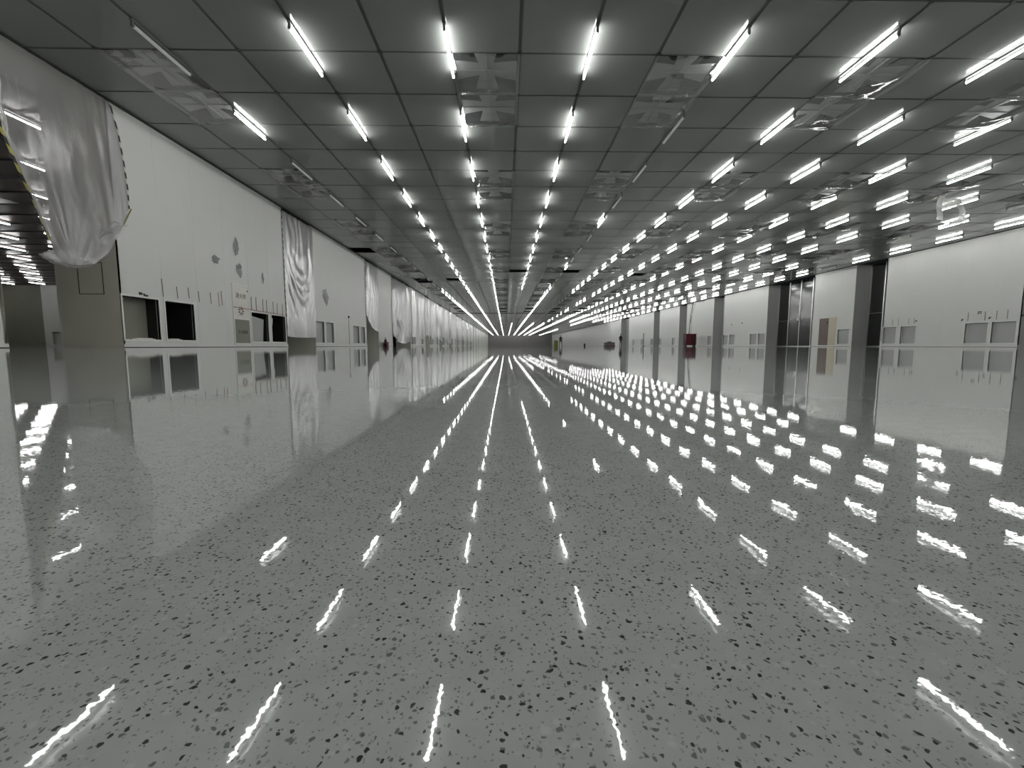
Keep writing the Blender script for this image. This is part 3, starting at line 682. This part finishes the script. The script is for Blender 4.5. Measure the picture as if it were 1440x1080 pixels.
for q, y_ in enumerate((22.1, 22.4, 23.0, 23.35)):
    o = MB().path([(XR - .012, y_, 1.22), (XR - .012, y_, 1.55)], .007).obj('hanging_wire', M['wire'])
    tag(o, f'thin dark wire above the openings just before the nearest glass door, {ordn(4 - q)} from the left', 'wire', 'wires above the right openings beside the glass door')

# red power cabinet fed by black cables from the ceiling
pc = empty('power_cabinet', (20.5, 46.2, 0)); tag(pc, 'dark red temporary power cabinet on the floor with black cables up to the ceiling', 'cabinet')
bx('body', (-.58, -.35, .12), (.55, .35, 1.32), M['darkred'], pc); bx('door', (-.52, -.37, .2), (-.02, -.35, 1.25), M['red'], pc); bx('door', (.02, -.37, .2), (.5, -.37 + .02, 1.25), M['darkred'], pc)
bx('roof', (-.62, -.4, 1.32), (.6, .4, 1.38), M['red'], pc)
for sx in (-.5, .46): bx('leg', (sx, -.3, 0), (sx + .06, .3, .12), M['ink'], pc)
for q, (x0_, x1_) in enumerate(((-.1, .25), (-.15, .55), (.1, .3))):
    MB().path([(x0_, 0, 1.38), (x0_ + (x1_ - x0_) * .2, .1, 2.4), (x0_ + (x1_ - x0_) * .5, .1, 3.6), (x1_, 0, HC - .03)], .03 if q == 0 else .014).obj('cable', M['ink'], pc)

# ------------------------------------------------------------------ two workers far down the hall
def person(loc, label, rz, stance, group=None, hat=None):
    r_ = empty('person', loc, rz); tag(r_, label, 'person', group)
    V = [(0, 0, .95), (0, 0, 1.15), (0, .01, 1.36), (0, 0, 1.47), (0, .02, 1.56),
         (-.10, 0, .90), (-stance * .7, .0, .50), (-stance, .03, .09), (-stance, -.12, .04),
         (.10, 0, .90), (stance * .7, .0, .50), (stance, .03, .09), (stance, -.12, .04),
         (-.19, 0, 1.38), (-.26, .02, 1.12), (-.24, -.10, .88), (-.23, -.14, .80),
         (.19, 0, 1.38), (.26, .02, 1.12), (.24, -.10, .88), (.23, -.14, .80)]
    E = [(0, 1), (1, 2), (2, 3), (3, 4), (0, 5), (5, 6), (6, 7), (7, 8), (0, 9), (9, 10), (10, 11), (11, 12), (2, 13), (13, 14), (14, 15), (15, 16), (2, 17), (17, 18), (18, 19), (19, 20)]
    Rr = [.15, .14, .16, .065, .06, .10, .07, .05, .045, .10, .07, .05, .045, .07, .05, .038, .03, .07, .05, .038, .03]
    me = bpy.data.meshes.new('body'); me.from_pydata(V, E, []); o = bpy.data.objects.new('body', me); C.objects.link(o); o.parent = r_
    sk = o.modifiers.new('skin', 'SKIN')
    for k, rr in enumerate(Rr): me.skin_vertices[0].data[k].radius = (rr, rr * .8); 
    me.skin_vertices[0].data[0].use_root = True
    o.modifiers.new('sub', 'SUBSURF').levels = 1; o.modifiers['sub'].render_levels = 1
    me.materials.append(M['navy'])
    def ball(c, rx, ry, rz_):
        return lambda a, b: (c[0] + rx * math.sin(math.pi * b) * math.cos(2 * math.pi * a), c[1] + ry * math.sin(math.pi * b) * math.sin(2 * math.pi * a), c[2] + rz_ * math.cos(math.pi * b))
    hd = MB().grid(ball((0, 0, 1.63), .078, .095, .115), 16, 12)
    hd.grid(ball((0, -.10, 1.62), .014, .02, .022), 6, 5); hd.grid(ball((-.08, 0, 1.63), .012, .02, .03), 6, 5); hd.grid(ball((.08, 0, 1.63), .012, .02, .03), 6, 5)
    hd.obj('head', M['skin'], r_, True)
    MB().grid(lambda a, b: ball((0, .01, 1.66), .092, .105, .10)(a, b * .55), 16, 6).obj('hard_hat' if hat else 'hair', M[hat or 'ink'], r_, True)
    for s in (-1, 1):
        hb = MB().tube((s * .23, -.14, .80), (s * .225, -.17, .72), .032, 8, 0, .026)
        for f_ in range(4): hb.path([(s * (.205 + .015 * f_), -.17, .73), (s * (.205 + .015 * f_), -.185, .69), (s * (.205 + .015 * f_), -.175, .655 + .006 * abs(f_ - 1.5))], .007, 5)
        hb.path([(s * .20, -.17, .75), (s * .19, -.20, .71)], .008, 5); hb.obj('hand', M['skin'], r_, True)
    return r_
person((9.0, 68, 0), 'distant worker in dark clothes standing with legs apart beside a yellow green bin', 0, .26)
person((16.6, 60, 0), 'distant worker in dark clothes and cap standing beside grey stacked goods', .3, .12)
b_ = empty('bin', (8.25, 68, 0)); tag(b_, 'yellow green box standing beside the distant worker', 'bin'); bx('body', (-.28, -.3, 0), (.28, .3, .85), M['hiviz'], b_); bx('lid', (-.31, -.33, .85), (.31, .33, .92), M['hiviz'], b_)
b_ = empty('goods_stack', (15.0, 60, 0)); tag(b_, 'low stack of grey wrapped goods on the floor beside the far right worker', 'stack')
bx('pallet', (-.75, -.5, 0), (.7, .5, .12), M['wire'], b_)
for q in range(3): bx('bundle', (-.7 + q * .46, -.45, .12), (-.28 + q * .46, .45, .55 + .14 * (q % 2)), M['pallet'], b_)
b_ = empty('floor_bin', (13.3, 70, 0)); tag(b_, 'small black bin alone on the far floor', 'bin'); MB().tube((0, 0, 0), (0, 0, .38), .12, 12, 0, .16).obj('body', M['ink'], b_); MB().tube((0, 0, .38), (0, 0, .42), .175, 12).obj('rim', M['ink'], b_)
b_ = empty('stand_post', (19.9, 60, 0)); tag(b_, 'slim dark post stand near the far right wall', 'post'); MB().tube((0, 0, 0), (0, 0, .05), .22, 14).obj('base', M['ink'], b_); MB().tube((0, 0, .05), (0, 0, 1.9), .05, 10).obj('pole', M['ink'], b_)
print('tiles', len(tiles), 'frames', nfr, 'lights in view', sum(1 for l in lights if not l[0]))
